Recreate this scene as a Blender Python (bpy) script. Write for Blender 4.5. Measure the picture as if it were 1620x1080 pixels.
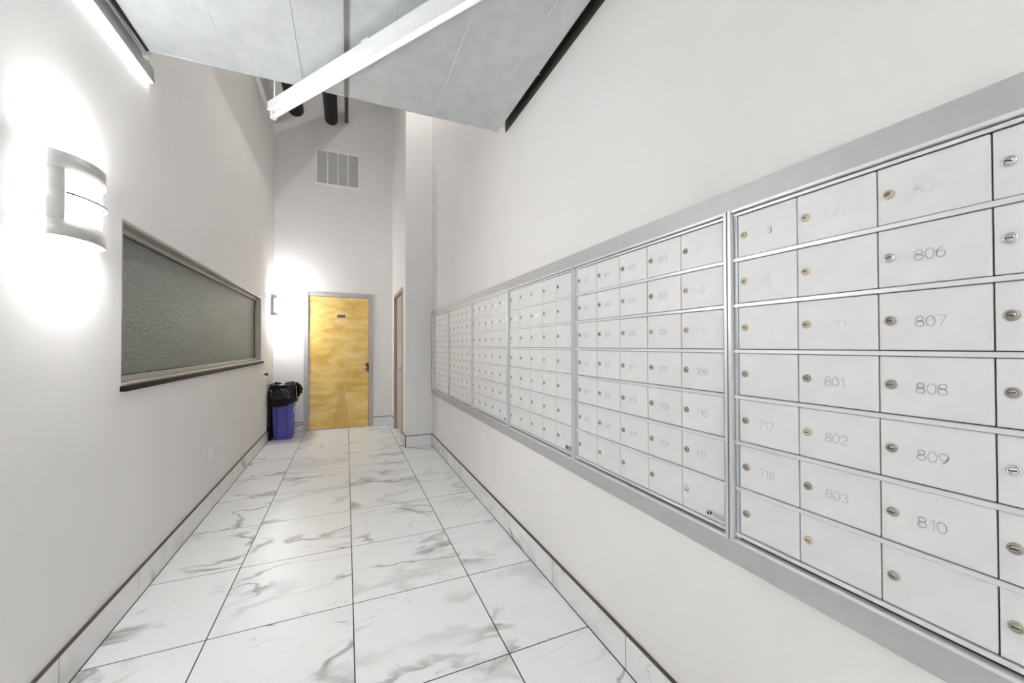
import bpy, bmesh, math, random
from mathutils import Vector, Matrix
random.seed(7)
for o in list(bpy.data.objects): bpy.data.objects.remove(o, do_unlink=True)
S = bpy.context.scene
COL = S.collection
PI = math.pi
# ---------------------------------------------------------------- camera
H = 1.317
TH, PT, RL = 0.405811, 0.010438, -0.0023846
cam = bpy.data.cameras.new('camera'); cam.sensor_width = 36; cam.lens = 610.16/1620*36
cam.clip_start = 0.02
co = bpy.data.objects.new('camera', cam); COL.objects.link(co)
F = Vector((math.sin(TH)*math.cos(PT), math.cos(TH)*math.cos(PT), math.sin(PT)))
R = Vector((math.cos(TH), -math.sin(TH), 0)); U = R.cross(F)
R2 = R*math.cos(RL)+U*math.sin(RL); U2 = U*math.cos(RL)-R*math.sin(RL)
M = Matrix((R2, U2, -F)).transposed().to_4x4(); M.translation = Vector((0, 0, H))
co.matrix_world = M
S.camera = co
# ---------------------------------------------------------------- world, exposure, lamp strengths
w = bpy.data.worlds.new('world'); S.world = w; w.use_nodes = True
w.node_tree.nodes['Background'].inputs[0].default_value = (0.8, 0.85, 0.9, 1)
w.node_tree.nodes['Background'].inputs[1].default_value = 0.05
S.view_settings.view_transform = 'Standard'; S.view_settings.look = 'None'
S.view_settings.exposure = 2.14; S.view_settings.gamma = 1.0
S.view_settings.use_curve_mapping = False
E_SCONCE = 20.0      # sconce diffusers
E_STRIP = 2.4       # wall strip diffuser
E_TUBE = 0.05        # dim hanging fluorescent tube
E_FILL_REAR = 11.0        # added fill tube behind the viewer, out of view
E_FILL_HIGH = 36.0       # added fill tube on the high ceiling, out of view
# ---------------------------------------------------------------- materials
def newmat(name):
    m = bpy.data.materials.new(name); m.use_nodes = True
    return m, m.node_tree, m.node_tree.nodes['Principled BSDF']
def mat(name, col, rough=0.5, metal=0.0, bump=0.0, bscale=200.0, var=0.0, vscale=6.0, spec=0.5, emit=0.0, ecol=None, coat=0.0):
    m, nt, b = newmat(name)
    b.inputs['Base Color'].default_value = (*col, 1)
    b.inputs['Roughness'].default_value = rough
    b.inputs['Metallic'].default_value = metal
    b.inputs['Specular IOR Level'].default_value = spec
    b.inputs['Coat Weight'].default_value = coat
    tc = nt.nodes.new('ShaderNodeTexCoord')
    if bump:
        n = nt.nodes.new('ShaderNodeTexNoise'); n.inputs['Scale'].default_value = bscale; n.inputs['Detail'].default_value = 3
        nt.links.new(tc.outputs['Object'], n.inputs['Vector'])
        bp = nt.nodes.new('ShaderNodeBump'); bp.inputs['Strength'].default_value = bump; bp.inputs['Distance'].default_value = 0.002 if bscale > 30 else 0.02
        nt.links.new(n.outputs['Fac'], bp.inputs['Height']); nt.links.new(bp.outputs['Normal'], b.inputs['Normal'])
    if var:
        n = nt.nodes.new('ShaderNodeTexNoise'); n.inputs['Scale'].default_value = vscale; n.inputs['Detail'].default_value = 5
        nt.links.new(tc.outputs['Object'], n.inputs['Vector'])
        r = nt.nodes.new('ShaderNodeValToRGB')
        r.color_ramp.elements[0].position = 0.3; r.color_ramp.elements[1].position = 0.7
        r.color_ramp.elements[0].color = (*[max(0, c*(1-var)) for c in col], 1)
        r.color_ramp.elements[1].color = (*[min(1, c*(1+var)) for c in col], 1)
        nt.links.new(n.outputs['Fac'], r.inputs[0]); nt.links.new(r.outputs[0], b.inputs['Base Color'])
    if emit:
        b.inputs['Emission Color'].default_value = (*(ecol or col), 1)
        b.inputs['Emission Strength'].default_value = emit
    return m

def marble(name):
    m, nt, b = newmat(name); N = nt.nodes; L = nt.links
    b.inputs['Roughness'].default_value = 0.33
    b.inputs['Specular IOR Level'].default_value = 0.5
    tc = N.new('ShaderNodeTexCoord'); oi = N.new('ShaderNodeObjectInfo')
    mul = N.new('ShaderNodeVectorMath'); mul.operation = 'MULTIPLY_ADD'
    cb = N.new('ShaderNodeCombineXYZ')
    mm = N.new('ShaderNodeMath'); mm.operation = 'MULTIPLY'; mm.inputs[1].default_value = 37.0
    L.new(oi.outputs['Random'], mm.inputs[0])
    for k in range(3): L.new(mm.outputs[0], cb.inputs[k])
    add = N.new('ShaderNodeVectorMath'); add.operation = 'ADD'
    L.new(tc.outputs['Object'], add.inputs[0]); L.new(cb.outputs[0], add.inputs[1])
    mp = N.new('ShaderNodeMapping'); mp.inputs['Rotation'].default_value = (0, 0, 0.6); mp.inputs['Scale'].default_value = (0.75, 1.5, 1.2)
    L.new(add.outputs[0], mp.inputs['Vector'])
    def vein(scale, width, dist, detail, off):
        mo = N.new('ShaderNodeVectorMath'); mo.operation = 'ADD'; mo.inputs[1].default_value = (off, off*0.7, off*1.3)
        L.new(mp.outputs[0], mo.inputs[0])
        n = N.new('ShaderNodeTexNoise'); n.inputs['Scale'].default_value = scale; n.inputs['Detail'].default_value = detail
        n.inputs['Roughness'].default_value = 0.5; n.inputs['Distortion'].default_value = dist
        L.new(mo.outputs[0], n.inputs['Vector'])
        s = N.new('ShaderNodeMath'); s.operation = 'SUBTRACT'; s.inputs[1].default_value = 0.5; L.new(n.outputs['Fac'], s.inputs[0])
        a = N.new('ShaderNodeMath'); a.operation = 'ABSOLUTE'; L.new(s.outputs[0], a.inputs[0])
        r = N.new('ShaderNodeMapRange'); r.interpolation_type = 'SMOOTHSTEP'
        r.inputs[1].default_value = 0; r.inputs[2].default_value = width; r.inputs[3].default_value = 1; r.inputs[4].default_value = 0
        L.new(a.outputs[0], r.inputs[0])
        n2 = N.new('ShaderNodeTexNoise'); n2.inputs['Scale'].default_value = scale*1.3; n2.inputs['Detail'].default_value = 1
        mo2 = N.new('ShaderNodeVectorMath'); mo2.operation = 'ADD'; mo2.inputs[1].default_value = (off+5, 3, 9); L.new(mp.outputs[0], mo2.inputs[0])
        L.new(mo2.outputs[0], n2.inputs['Vector'])
        r2 = N.new('ShaderNodeMapRange'); r2.interpolation_type = 'SMOOTHSTEP'; r2.inputs[1].default_value = 0.47; r2.inputs[2].default_value = 0.63
        L.new(n2.outputs['Fac'], r2.inputs[0])
        p = N.new('ShaderNodeMath'); p.operation = 'MULTIPLY'; L.new(r.outputs[0], p.inputs[0]); L.new(r2.outputs[0], p.inputs[1])
        return p.outputs[0]
    v1 = vein(1.7, 0.030, 0.55, 5, 0.0)
    v2 = vein(1.3, 0.045, 0.35, 4, 11.0)
    v3 = vein(3.2, 0.014, 0.5, 4, 23.0)
    def mixc(fac, a, bcol, k):
        mx = N.new('ShaderNodeMix'); mx.data_type = 'RGBA'
        f = N.new('ShaderNodeMath'); f.operation = 'MULTIPLY'; f.inputs[1].default_value = k; L.new(fac, f.inputs[0])
        L.new(f.outputs[0], mx.inputs['Factor'])
        if isinstance(a, tuple): mx.inputs['A'].default_value = a
        else: L.new(a, mx.inputs['A'])
        mx.inputs['B'].default_value = bcol
        return mx.outputs['Result']
    c = mixc(v2, (0.80, 0.805, 0.80, 1), (0.46, 0.46, 0.45, 1), 0.45)
    c = mixc(v1, c, (0.30, 0.29, 0.28, 1), 0.9)
    c = mixc(v3, c, (0.52, 0.51, 0.50, 1), 0.5)
    L.new(c, b.inputs['Base Color'])
    return m

def wood(name):
    m, nt, b = newmat(name); N = nt.nodes; L = nt.links
    b.inputs['Roughness'].default_value = 0.36
    tc = N.new('ShaderNodeTexCoord')
    mp = N.new('ShaderNodeMapping'); mp.inputs['Scale'].default_value = (1.7, 1, 5.0)
    L.new(tc.outputs['Object'], mp.inputs['Vector'])
    n = N.new('ShaderNodeTexNoise'); n.inputs['Scale'].default_value = 1.5; n.inputs['Detail'].default_value = 6; n.inputs['Distortion'].default_value = 0.9
    L.new(mp.outputs[0], n.inputs['Vector'])
    r = N.new('ShaderNodeValToRGB'); e = r.color_ramp.elements
    e[0].position = 0.3; e[0].color = (0.66, 0.40, 0.075, 1); e[1].position = 0.72; e[1].color = (0.90, 0.71, 0.36, 1)
    x = e.new(0.5); x.color = (0.82, 0.575, 0.17, 1)
    L.new(n.outputs['Fac'], r.inputs[0])
    # heartwood flame near the foot of the leaf
    sp = N.new('ShaderNodeSeparateXYZ'); L.new(tc.outputs['Object'], sp.inputs[0])
    n2 = N.new('ShaderNodeTexNoise'); n2.inputs['Scale'].default_value = 9; L.new(tc.outputs['Object'], n2.inputs['Vector'])
    def mth(op, a, bb, cc=None):
        q = N.new('ShaderNodeMath'); q.operation = op
        for i, vv in enumerate((a, bb, cc)):
            if vv is None: continue
            if isinstance(vv, (int, float)): q.inputs[i].default_value = vv
            else: L.new(vv, q.inputs[i])
        return q.outputs[0]
    dx = mth('ABSOLUTE', mth('SUBTRACT', sp.outputs['X'], 0.03), 0)
    wdt = mth('MULTIPLY_ADD', sp.outputs['Z'], -0.13, 0.125)
    wdt = mth('ADD', wdt, mth('MULTIPLY_ADD', n2.outputs['Fac'], 0.05, -0.025))
    rg = N.new('ShaderNodeMapRange'); rg.inputs[1].default_value = -0.012; rg.inputs[2].default_value = 0.012
    L.new(mth('SUBTRACT', wdt, dx), rg.inputs[0])
    zz = N.new('ShaderNodeMapRange'); zz.inputs[1].default_value = 0.8; zz.inputs[2].default_value = 0.6
    L.new(sp.outputs['Z'], zz.inputs[0])
    fm = mth('MULTIPLY', mth('MULTIPLY', rg.outputs[0], zz.outputs[0]), 0.55)
    mx = N.new('ShaderNodeMix'); mx.data_type = 'RGBA'; L.new(fm, mx.inputs['Factor']); L.new(r.outputs[0], mx.inputs['A'])
    mx.inputs['B'].default_value = (0.60, 0.34, 0.095, 1)
    L.new(mx.outputs['Result'], b.inputs['Base Color'])
    return m

def obscure_glass(name):
    m, nt, b = newmat(name); N = nt.nodes; L = nt.links
    b.inputs['Base Color'].default_value = (0.66, 0.71, 0.65, 1)
    b.inputs['Roughness'].default_value = 0.48
    b.inputs['Specular IOR Level'].default_value = 0.4
    b.inputs['Transmission Weight'].default_value = 0.86
    b.inputs['IOR'].default_value = 1.5
    tc = N.new('ShaderNodeTexCoord')
    n = N.new('ShaderNodeTexVoronoi'); n.inputs['Scale'].default_value = 55
    L.new(tc.outputs['Object'], n.inputs['Vector'])
    n2 = N.new('ShaderNodeTexNoise'); n2.inputs['Scale'].default_value = 90; n2.inputs['Detail'].default_value = 2
    L.new(tc.outputs['Object'], n2.inputs['Vector'])
    ad = N.new('ShaderNodeMath'); ad.operation = 'ADD'; L.new(n.outputs['Distance'], ad.inputs[0]); L.new(n2.outputs['Fac'], ad.inputs[1])
    bp = N.new('ShaderNodeBump'); bp.inputs['Strength'].default_value = 1.0; bp.inputs['Distance'].default_value = 0.006
    L.new(ad.outputs[0], bp.inputs['Height']); L.new(bp.outputs['Normal'], b.inputs['Normal'])
    return m

WALL = (0.815, 0.80, 0.785)
mWall = mat('wall_paint', WALL, 0.62, bump=0.12, bscale=260, var=0.015, vscale=2.0, spec=0.3)
mCeil = mat('ceiling_deck', (0.62, 0.61, 0.60), 0.8, var=0.05)
mMarble = marble('marble_tile')
mGrout = mat('dark_grout', (0.045, 0.043, 0.04), 0.9)
mCap = mat('bronze_edge', (0.10, 0.075, 0.055), 0.45, metal=0.4)
mGalv = mat('galvanized_steel', (0.60, 0.63, 0.635), 0.46, metal=0.45, bump=0.06, bscale=40, var=0.07, vscale=9)
mGalv2 = mat('galvanized_strut', (0.42, 0.42, 0.41), 0.4, metal=0.6)
mAlu = mat('satin_aluminium_door', (0.77, 0.77, 0.765), 0.56, metal=0.2, spec=0.35, bump=0.05, bscale=120, var=0.02, vscale=14)
mAluRail = mat('bright_aluminium_rail', (0.80, 0.80, 0.80), 0.36, metal=0.45)
mAluStile = mat('anodized_stile', (0.66, 0.675, 0.685), 0.38, metal=0.45)
mAluTrim = mat('brushed_trim', (0.50, 0.50, 0.505), 0.46, metal=0.35, bump=0.08, bscale=180, var=0.025, vscale=20)
mGap = mat('mailbox_cavity', (0.035, 0.035, 0.037), 0.8)
mBrass = mat('worn_brass', (0.62, 0.56, 0.40), 0.3, metal=0.85)
mNick = mat('aged_nickel', (0.42, 0.40, 0.34), 0.32, metal=0.85)
mChrome = mat('chrome', (0.70, 0.70, 0.71), 0.15, metal=1.0)
mSlot = mat('keyhole', (0.03, 0.022, 0.018), 0.6)
mWhitePaint = mat('white_number_paint', (0.97, 0.97, 0.96), 0.5)
mFade = mat('worn_number_paint', (0.84, 0.84, 0.83), 0.5)
mEngr = mat('engraved_number', (0.55, 0.55, 0.55), 0.6)
mPaper = mat('paper_label', (0.9, 0.9, 0.88), 0.8)
mPlate = mat('maker_plate', (0.66, 0.66, 0.65), 0.4, metal=0.3)
mPlateDark = mat('maker_plate_dark', (0.22, 0.22, 0.21), 0.4, metal=0.3)
mInk = mat('black_ink', (0.03, 0.03, 0.03), 0.6)
mInkGrey = mat('grey_ink', (0.36, 0.36, 0.36), 0.6)
mFrame = mat('grey_door_frame_paint', (0.46, 0.46, 0.475), 0.42)
mTaupe = mat('taupe_frame_paint', (0.36, 0.325, 0.30), 0.42)
mTan = mat('tan_door_paint', (0.55, 0.47, 0.38), 0.4)
mWood = wood('birch_veneer')
mBlack = mat('black_metal', (0.018, 0.018, 0.02), 0.35)
mBlackPipe = mat('black_pipe_paint', (0.005, 0.0045, 0.0045), 0.45, var=0.3, spec=0.2)
mDarkStrip = mat('dark_strip', (0.05, 0.047, 0.038), 0.6)
mBandDark = mat('dark_band_metal', (0.10, 0.10, 0.10), 0.45)
mSeam = mat('bright_seam', (0.68, 0.69, 0.69), 0.4, metal=0.3)
mBrown = mat('brown_steel', (0.06, 0.028, 0.018), 0.5)
mVent = mat('vent_white', (0.86, 0.86, 0.84), 0.45)
mSlat = mat('vent_slat', (0.62, 0.62, 0.61), 0.5)
mVentIn = mat('vent_cavity', (0.3, 0.3, 0.3), 0.9)
mNickel = mat('brushed_nickel_shade', (0.63, 0.63, 0.61), 0.38, metal=0.55)
mDiff = mat('sconce_diffuser', (0.95, 0.95, 0.95), 0.4, emit=E_SCONCE, ecol=(0.985, 0.985, 1.0))
mBulb = mat('sconce_bulb', (0.95, 0.95, 0.95), 0.4, emit=E_SCONCE*2.8, ecol=(0.985, 0.985, 1.0))
mBulb2 = mat('sconce_bulb_bright', (0.95, 0.95, 0.95), 0.4, emit=E_SCONCE*3.2, ecol=(0.985, 0.985, 1.0))
mFillRear = mat('rear_fill_tube', (0.95, 0.95, 0.95), 0.4, emit=E_FILL_REAR, ecol=(0.96, 0.99, 1.0))
mFillHigh = mat('high_fill_tube', (0.95, 0.95, 0.95), 0.4, emit=E_FILL_HIGH, ecol=(1.0, 0.97, 0.94))
mDiff2 = mat('sconce_diffuser_bright', (0.95, 0.95, 0.95), 0.4, emit=E_SCONCE*0.75, ecol=(0.985, 0.985, 1.0))
mStripD = mat('strip_diffuser', (0.95, 0.95, 0.95), 0.4, emit=E_STRIP, ecol=(0.97, 0.985, 1.0))
mTube = mat('fluorescent_tube', (0.95, 0.95, 0.95), 0.4, emit=E_TUBE, ecol=(0.96, 0.99, 1.0))
mFix = mat('white_enamel', (0.80, 0.81, 0.81), 0.35)
mFixGrey = mat('grey_housing', (0.52, 0.52, 0.51), 0.42, metal=0.2)
mWinFrame = mat('taupe_window_frame', (0.42, 0.40, 0.37), 0.38, metal=0.3)
mGlass = obscure_glass('obscure_glass')
mSill = mat('dark_brown_sill', (0.018, 0.009, 0.006), 0.5, var=0.25, vscale=12, spec=0.2)
mRoom = mat('office_wall', (0.30, 0.31, 0.28), 0.8)
mOlive = mat('office_olive_panel', (0.26, 0.25, 0.13), 0.8, var=0.2, vscale=3)
mBlue = mat('blue_bin_plastic', (0.085, 0.085, 0.40), 0.38, spec=0.4)
mBlueDark = mat('dark_blue_plastic', (0.03, 0.03, 0.20), 0.4)
mBag = mat('black_bag_film', (0.004, 0.004, 0.005), 0.10, spec=0.3, bump=0.55, bscale=11)
mBagEdge = mat('amber_bag_hem', (0.30, 0.20, 0.09), 0.3)
mPlastic = mat('white_plastic', (0.86, 0.86, 0.85), 0.4)
mSign = mat('door_sign', (0.085, 0.06, 0.045), 0.4)
mSignInk = mat('door_sign_ink', (0.32, 0.26, 0.21), 0.5)

# ---------------------------------------------------------------- mesh helpers
def bx(bm, x0, x1, y0, y1, z0, z1, bev=0.0, seg=1, mi=0):
    vs = [bm.verts.new((x, y, z)) for x in (x0, x1) for y in (y0, y1) for z in (z0, z1)]
    fs = [bm.faces.new([vs[i] for i in q]) for q in ((0,1,3,2),(4,6,7,5),(0,4,5,1),(2,3,7,6),(0,2,6,4),(1,5,7,3))]
    for f in fs: f.material_index = mi
    if bev > 0:
        es = list({e for f in fs for e in f.edges})
        bmesh.ops.bevel(bm, geom=es, offset=bev, segments=seg, affect='EDGES', profile=0.5)
def cyl(bm, c, axis, r, l, n=20, r2=None, caps=True):
    """cylinder whose base centre is c, along unit axis, length l"""
    a = Vector(axis).normalized(); t = Vector((0,0,1)) if abs(a.z) < 0.9 else Vector((1,0,0))
    u = a.cross(t).normalized(); v = a.cross(u); c = Vector(c); r2 = r if r2 is None else r2
    A = [bm.verts.new(c+(u*math.cos(k*2*PI/n)+v*math.sin(k*2*PI/n))*r) for k in range(n)]
    B = [bm.verts.new(c+a*l+(u*math.cos(k*2*PI/n)+v*math.sin(k*2*PI/n))*r2) for k in range(n)]
    for k in range(n): bm.faces.new((A[k], A[(k+1)%n], B[(k+1)%n], B[k])).smooth = True
    if caps: bm.faces.new(A[::-1]); bm.faces.new(B)
def lathe(bm, c, axis, prof, n=20):
    a = Vector(axis).normalized(); t = Vector((0,0,1)) if abs(a.z) < 0.9 else Vector((1,0,0))
    u = a.cross(t).normalized(); v = a.cross(u); c = Vector(c); prev = None
    for r, h in prof:
        ring = [bm.verts.new(c+a*h+(u*math.cos(k*2*PI/n)+v*math.sin(k*2*PI/n))*max(r, 1e-5)) for k in range(n)]
        if prev:
            for k in range(n): bm.faces.new((prev[k], prev[(k+1)%n], ring[(k+1)%n], ring[k])).smooth = True
        else: bm.faces.new(ring[::-1])
        prev = ring
    bm.faces.new(prev)
def sweep(bm, pts, r, n=8):
    rings = []
    for i, p in enumerate(pts):
        p = Vector(p); d = (Vector(pts[min(i+1, len(pts)-1)])-Vector(pts[max(i-1, 0)])).normalized()
        t = Vector((0,0,1)) if abs(d.z) < 0.9 else Vector((1,0,0)); u = d.cross(t).normalized(); v = d.cross(u)
        rr = r[i] if isinstance(r, (list, tuple)) else r
        rings.append([bm.verts.new(p+(u*math.cos(k*2*PI/n)+v*math.sin(k*2*PI/n))*rr) for k in range(n)])
    for a, b in zip(rings, rings[1:]):
        for k in range(n): bm.faces.new((a[k], a[(k+1)%n], b[(k+1)%n], b[k])).smooth = True
    bm.faces.new(rings[0][::-1]); bm.faces.new(rings[-1])
def mesh(name, bm, m):
    bmesh.ops.recalc_face_normals(bm, faces=bm.faces[:])
    me = bpy.data.meshes.new(name); bm.to_mesh(me); bm.free()
    for q in (m if isinstance(m, (list, tuple)) else [m]): me.materials.append(q)
    return me
def obj(name, data, m=None, parent=None, loc=(0,0,0), rot=None):
    me = mesh(name, data, m) if isinstance(data, bmesh.types.BMesh) else data
    o = bpy.data.objects.new(name, me); COL.objects.link(o); o.location = loc
    if rot: o.rotation_euler = rot
    if parent: o.parent = parent
    return o
def boxes(*bs, bev=0.0):
    bm = bmesh.new()
    for b in bs: bx(bm, *b, bev=bev)
    return bm
def empty(name, loc=(0,0,0), rot=None):
    o = bpy.data.objects.new(name, None); COL.objects.link(o); o.location = loc; o.empty_display_size = 0.1
    if rot: o.rotation_euler = rot
    return o
def tag(o, label, cat, group=None):
    o['label'] = label; o['category'] = cat
    if group: o['group'] = group
    return o
def struct(o, label=None):
    o['kind'] = 'structure'
    if label: o['label'] = label
    return o
def copy_tree(o, parent=None):
    c = o.copy(); COL.objects.link(c); c.parent = parent
    for ch in list(o.children): copy_tree(ch, c)
    return c

# ---------------------------------------------------------------- the room shell
XL, XR, YB, YF, ZC = -1.007, 1.055, 6.75, -3.2, 5.7
PY, PX = 5.15, 0.711                 # closet box corner
T = 0.14
WY0, WY1, WZ0, WZ1 = 2.475, 5.82, 1.125, 1.94      # window opening in the left wall
def tagS(o, label, cat): struct(o, label); o['category'] = cat; return o
wl = obj('wall_left', boxes((XL-T, XL, YF, WY0, 0, ZC), (XL-T, XL, WY1, YB, 0, ZC), (XL-T, XL, WY0, WY1, 0, WZ0), (XL-T, XL, WY0, WY1, WZ1, ZC)), mWall)
tagS(wl, 'long pale grey left wall holding the sconces and frosted window', 'wall')
wr = obj('wall_right', boxes((XR, XR+T, YF, YB, 0, ZC)), mWall); tagS(wr, 'tall pale grey right wall behind the mailboxes', 'wall')
DX0, DX1, DZ = -0.604, 0.405, 2.165
wb = obj('wall_back', boxes((XL-T, DX0, YB, YB+T, 0, ZC), (DX1, XR+T, YB, YB+T, 0, ZC), (DX0, DX1, YB, YB+T, DZ, ZC)), mWall)
tagS(wb, 'end wall of the corridor with the wooden door and vent', 'wall')
wf = obj('wall_front', boxes((XL-T, XR+T, YF-T, YF, 0, ZC)), mWall); tagS(wf, 'pale grey wall closing the corridor behind the viewer', 'wall')
SY0, SY1, SZ = 5.462, 6.44, 2.125
wc = obj('wall_closet', boxes((PX, XR, PY, PY+0.1, 0, ZC), (PX, PX+0.1, PY+0.1, SY0, 0, ZC), (PX, PX+0.1, SY1, YB, 0, ZC), (PX, PX+0.1, SY0, SY1, SZ, ZC)), mWall)
tagS(wc, 'projecting grey corner of the closet beside the end wall', 'wall')
ce = obj('ceiling', boxes((XL-T, XR+T, YF-T, YB+T, ZC, ZC+T)), mCeil); tagS(ce, 'dark ceiling deck high above the metal duct', 'ceiling')

# floor: grout bed with separate marble tiles
fl = obj('floor', boxes((XL-T, XR+T, YF-T, YB+T, -0.1, -0.0007)), mGrout); tagS(fl, 'white marble tile floor with grey veins and dark joints', 'floor')
X0, Y0, TS, G = 0.0342, 2.145, 0.61, 0.0052
xe = [XL+0.0115, X0-TS, X0, X0+TS, XR-0.0115]
ye = sorted([YF]+[Y0+TS*k for k in range(-8, 8) if YF+0.03 < Y0+TS*k < YB-0.03]+[YB])
tilecache = {}
def tile_mesh(w, d):
    k = (round(w, 4), round(d, 4))
    if k not in tilecache:
        bm = bmesh.new(); bx(bm, -w/2, w/2, -d/2, d/2, -0.01, 0.0, bev=0.0006); tilecache[k] = mesh('tile', bm, mMarble)
    return tilecache[k]
for i in range(4):
    for j in range(len(ye)-1):
        x0, x1, y0, y1 = xe[i], xe[i+1], ye[j], ye[j+1]
        if i == 3 and y0 > PY-0.2 and y1 > PY+0.1: x1 = PX+0.05
        obj('tile', tile_mesh(x1-x0-G, y1-y0-G), None, fl, ((x0+x1)/2, (y0+y1)/2, 0))

# baseboards: marble strips with a bronze edge on top
BH, BT = 0.142, 0.011
def baseboard(name, label, a, b, n, start=None):
    """run from a to b (xy), facing normal n"""
    a = Vector((*a, 0)); b = Vector((*b, 0)); n = Vector((*n, 0)); d = (b-a); Lh = d.length; d.normalize()
    ang = math.atan2(d.y, d.x)
    root = empty(name, a, (0, 0, ang)); struct(root, label); root['category'] = 'baseboard'
    side = 1 if n.dot(Vector((-d.y, d.x, 0))) > 0 else -1
    def sy(p, q): return (min(p*side, q*side), max(p*side, q*side))
    cuts = [0.0]; s = TS if start is None else start
    while s < Lh-0.02: cuts.append(s); s += TS
    cuts.append(Lh)
    for p, q in zip(cuts, cuts[1:]):
        bm = bmesh.new(); l = q-p-0.003; y0, y1 = sy(0, BT); bx(bm, -l/2, l/2, y0, y1, 0.002, BH, bev=0.001)
        obj('tile', bm, mMarble, root, ((p+q)/2, 0, 0))
    y0, y1 = sy(0, BT+0.002)
    obj('edge_strip', boxes((0, Lh, y0, y1, BH+0.0005, BH+0.0075)), mCap, root)
    y0, y1 = sy(0, BT*0.93)
    obj('joint_filler', boxes((0, Lh, y0, y1, 0.0, BH)), mGrout, root)
    return root
baseboard('baseboard_left', 'marble tile skirting along the left wall', (XL, YF), (XL, YB), (1, 0), start=0.35)
baseboard('baseboard_right', 'marble tile skirting below the mailboxes', (XR, YF), (XR, PY), (-1, 0), start=0.2)
baseboard('baseboard_closet', 'short marble skirting on the closet corner front', (PX, PY), (XR-BT, PY), (0, -1))
baseboard('baseboard_closet_side', 'narrow marble skirting beside the closet door', (PX, PY), (PX, SY0), (-1, 0))
baseboard('baseboard_back_left', 'short marble skirting left of the wooden door', (XL+BT, YB), (DX0, YB), (0, -1))
baseboard('baseboard_back_right', 'short marble skirting right of the wooden door', (DX1, YB), (PX, YB), (0, -1))
baseboard('baseboard_closet_far', 'marble skirting in the corner past the closet door', (PX, SY1), (PX, YB-BT), (-1, 0))
baseboard('baseboard_front', 'marble skirting behind the viewer', (XL+BT, YF), (XR-BT, YF), (0, 1))

# ---------------------------------------------------------------- window_1 in the left wall, dim office behind it
win = empty('window_1', (XL, (WY0+WY1)/2, WZ0)); struct(win, 'long frosted interior window with taupe frame in the left wall'); win['category'] = 'window'
yc = (WY0+WY1)/2; hy = (WY1-WY0)/2; wh = WZ1-WZ0
# outer casing lining the opening
obj('casing', boxes((-T, 0.004, -hy, hy, wh-0.016, wh), (-T, 0.004, hy-0.016, hy, 0, wh-0.016), (-T, -0.002, -hy, -hy+0.016, 0, wh-0.016)), mWinFrame, win)
GX = -0.062
def rail(y0, y1, z0, z1): return boxes((GX-0.03, GX+0.022, y0, y1, z0, z1), bev=0.002)
obj('top_rail', rail(-hy+0.016, hy-0.016, wh-0.046, wh-0.016), mWinFrame, win)
obj('bottom_rail', rail(-hy+0.016, hy-0.016, 0.012, 0.042), mWinFrame, win)
obj('side_rail', rail(hy-0.046, hy-0.016, 0.042, wh-0.046), mWinFrame, win)
obj('side_rail', rail(-hy+0.016, -hy+0.046, 0.042, wh-0.046), mWinFrame, win)
obj('gasket', boxes((GX-0.008, GX+0.008, -hy+0.046, hy-0.046, wh-0.053, wh-0.046), (GX-0.008, GX+0.008, -hy+0.046, hy-0.046, 0.042, 0.047),
    (GX-0.008, GX+0.008, hy-0.054, hy-0.046, 0.047, wh-0.053), (GX-0.008, GX+0.008, -hy+0.046, -hy+0.054, 0.047, wh-0.053)), mBlack, win)
obj('pane', boxes((GX-0.004, GX+0.002, -hy+0.05, hy-0.05, 0.045, wh-0.05)), mGlass, win)
sill = obj('sill', boxes((-T, 0.010, -hy, hy, -0.004, 0.012), bev=0.002), mWinFrame, win)
obj('sill_nosing', boxes((0.0005, 0.024, -hy-0.01, hy+0.055, -0.028, -0.004), (0.0005, 0.024, -hy-0.01, hy+0.055, -0.004, 0.0), bev=0.002), mSill, win)
# dim office behind the frosted glass
for nm, b_ in (('wall_office_back', (-2.6, -2.5, 2.0, 6.3, 0.0, 2.7)), ('wall_office_near', (-2.6, XL-T, 1.9, 2.0, 0, 2.7)), ('wall_office_far', (-2.6, XL-T, 6.3, 6.4, 0, 2.7)),
               ('ceiling_office', (-2.6, XL-T, 1.9, 6.4, 2.7, 2.8)), ('floor_office', (-2.6, XL-T, 1.9, 6.4, -0.1, 0.0))):
    o_ = obj(nm, boxes(b_), mRoom); struct(o_, 'dim office %s behind the frosted glass' % nm.replace('_office', '').replace('_', ' ')); o_['category'] = nm.split('_')[0]
cb_ = empty('office_cabinet', (-1.55, 4.1, 0)); tag(cb_, 'blurred olive cabinet standing behind the frosted glass', 'cabinet')
obj('body', boxes((-0.25, 0.18, -1.9, 1.9, 0.06, 1.32), bev=0.004), mOlive, cb_)
obj('plinth', boxes((-0.22, 0.14, -1.88, 1.88, 0.0, 0.06)), mBlack, cb_)
for k in range(6): obj('cabinet_door', boxes((0.18, 0.198, -1.88+k*0.627, -1.88+k*0.627+0.62, 0.08, 1.30), bev=0.002), mOlive, cb_)
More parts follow.
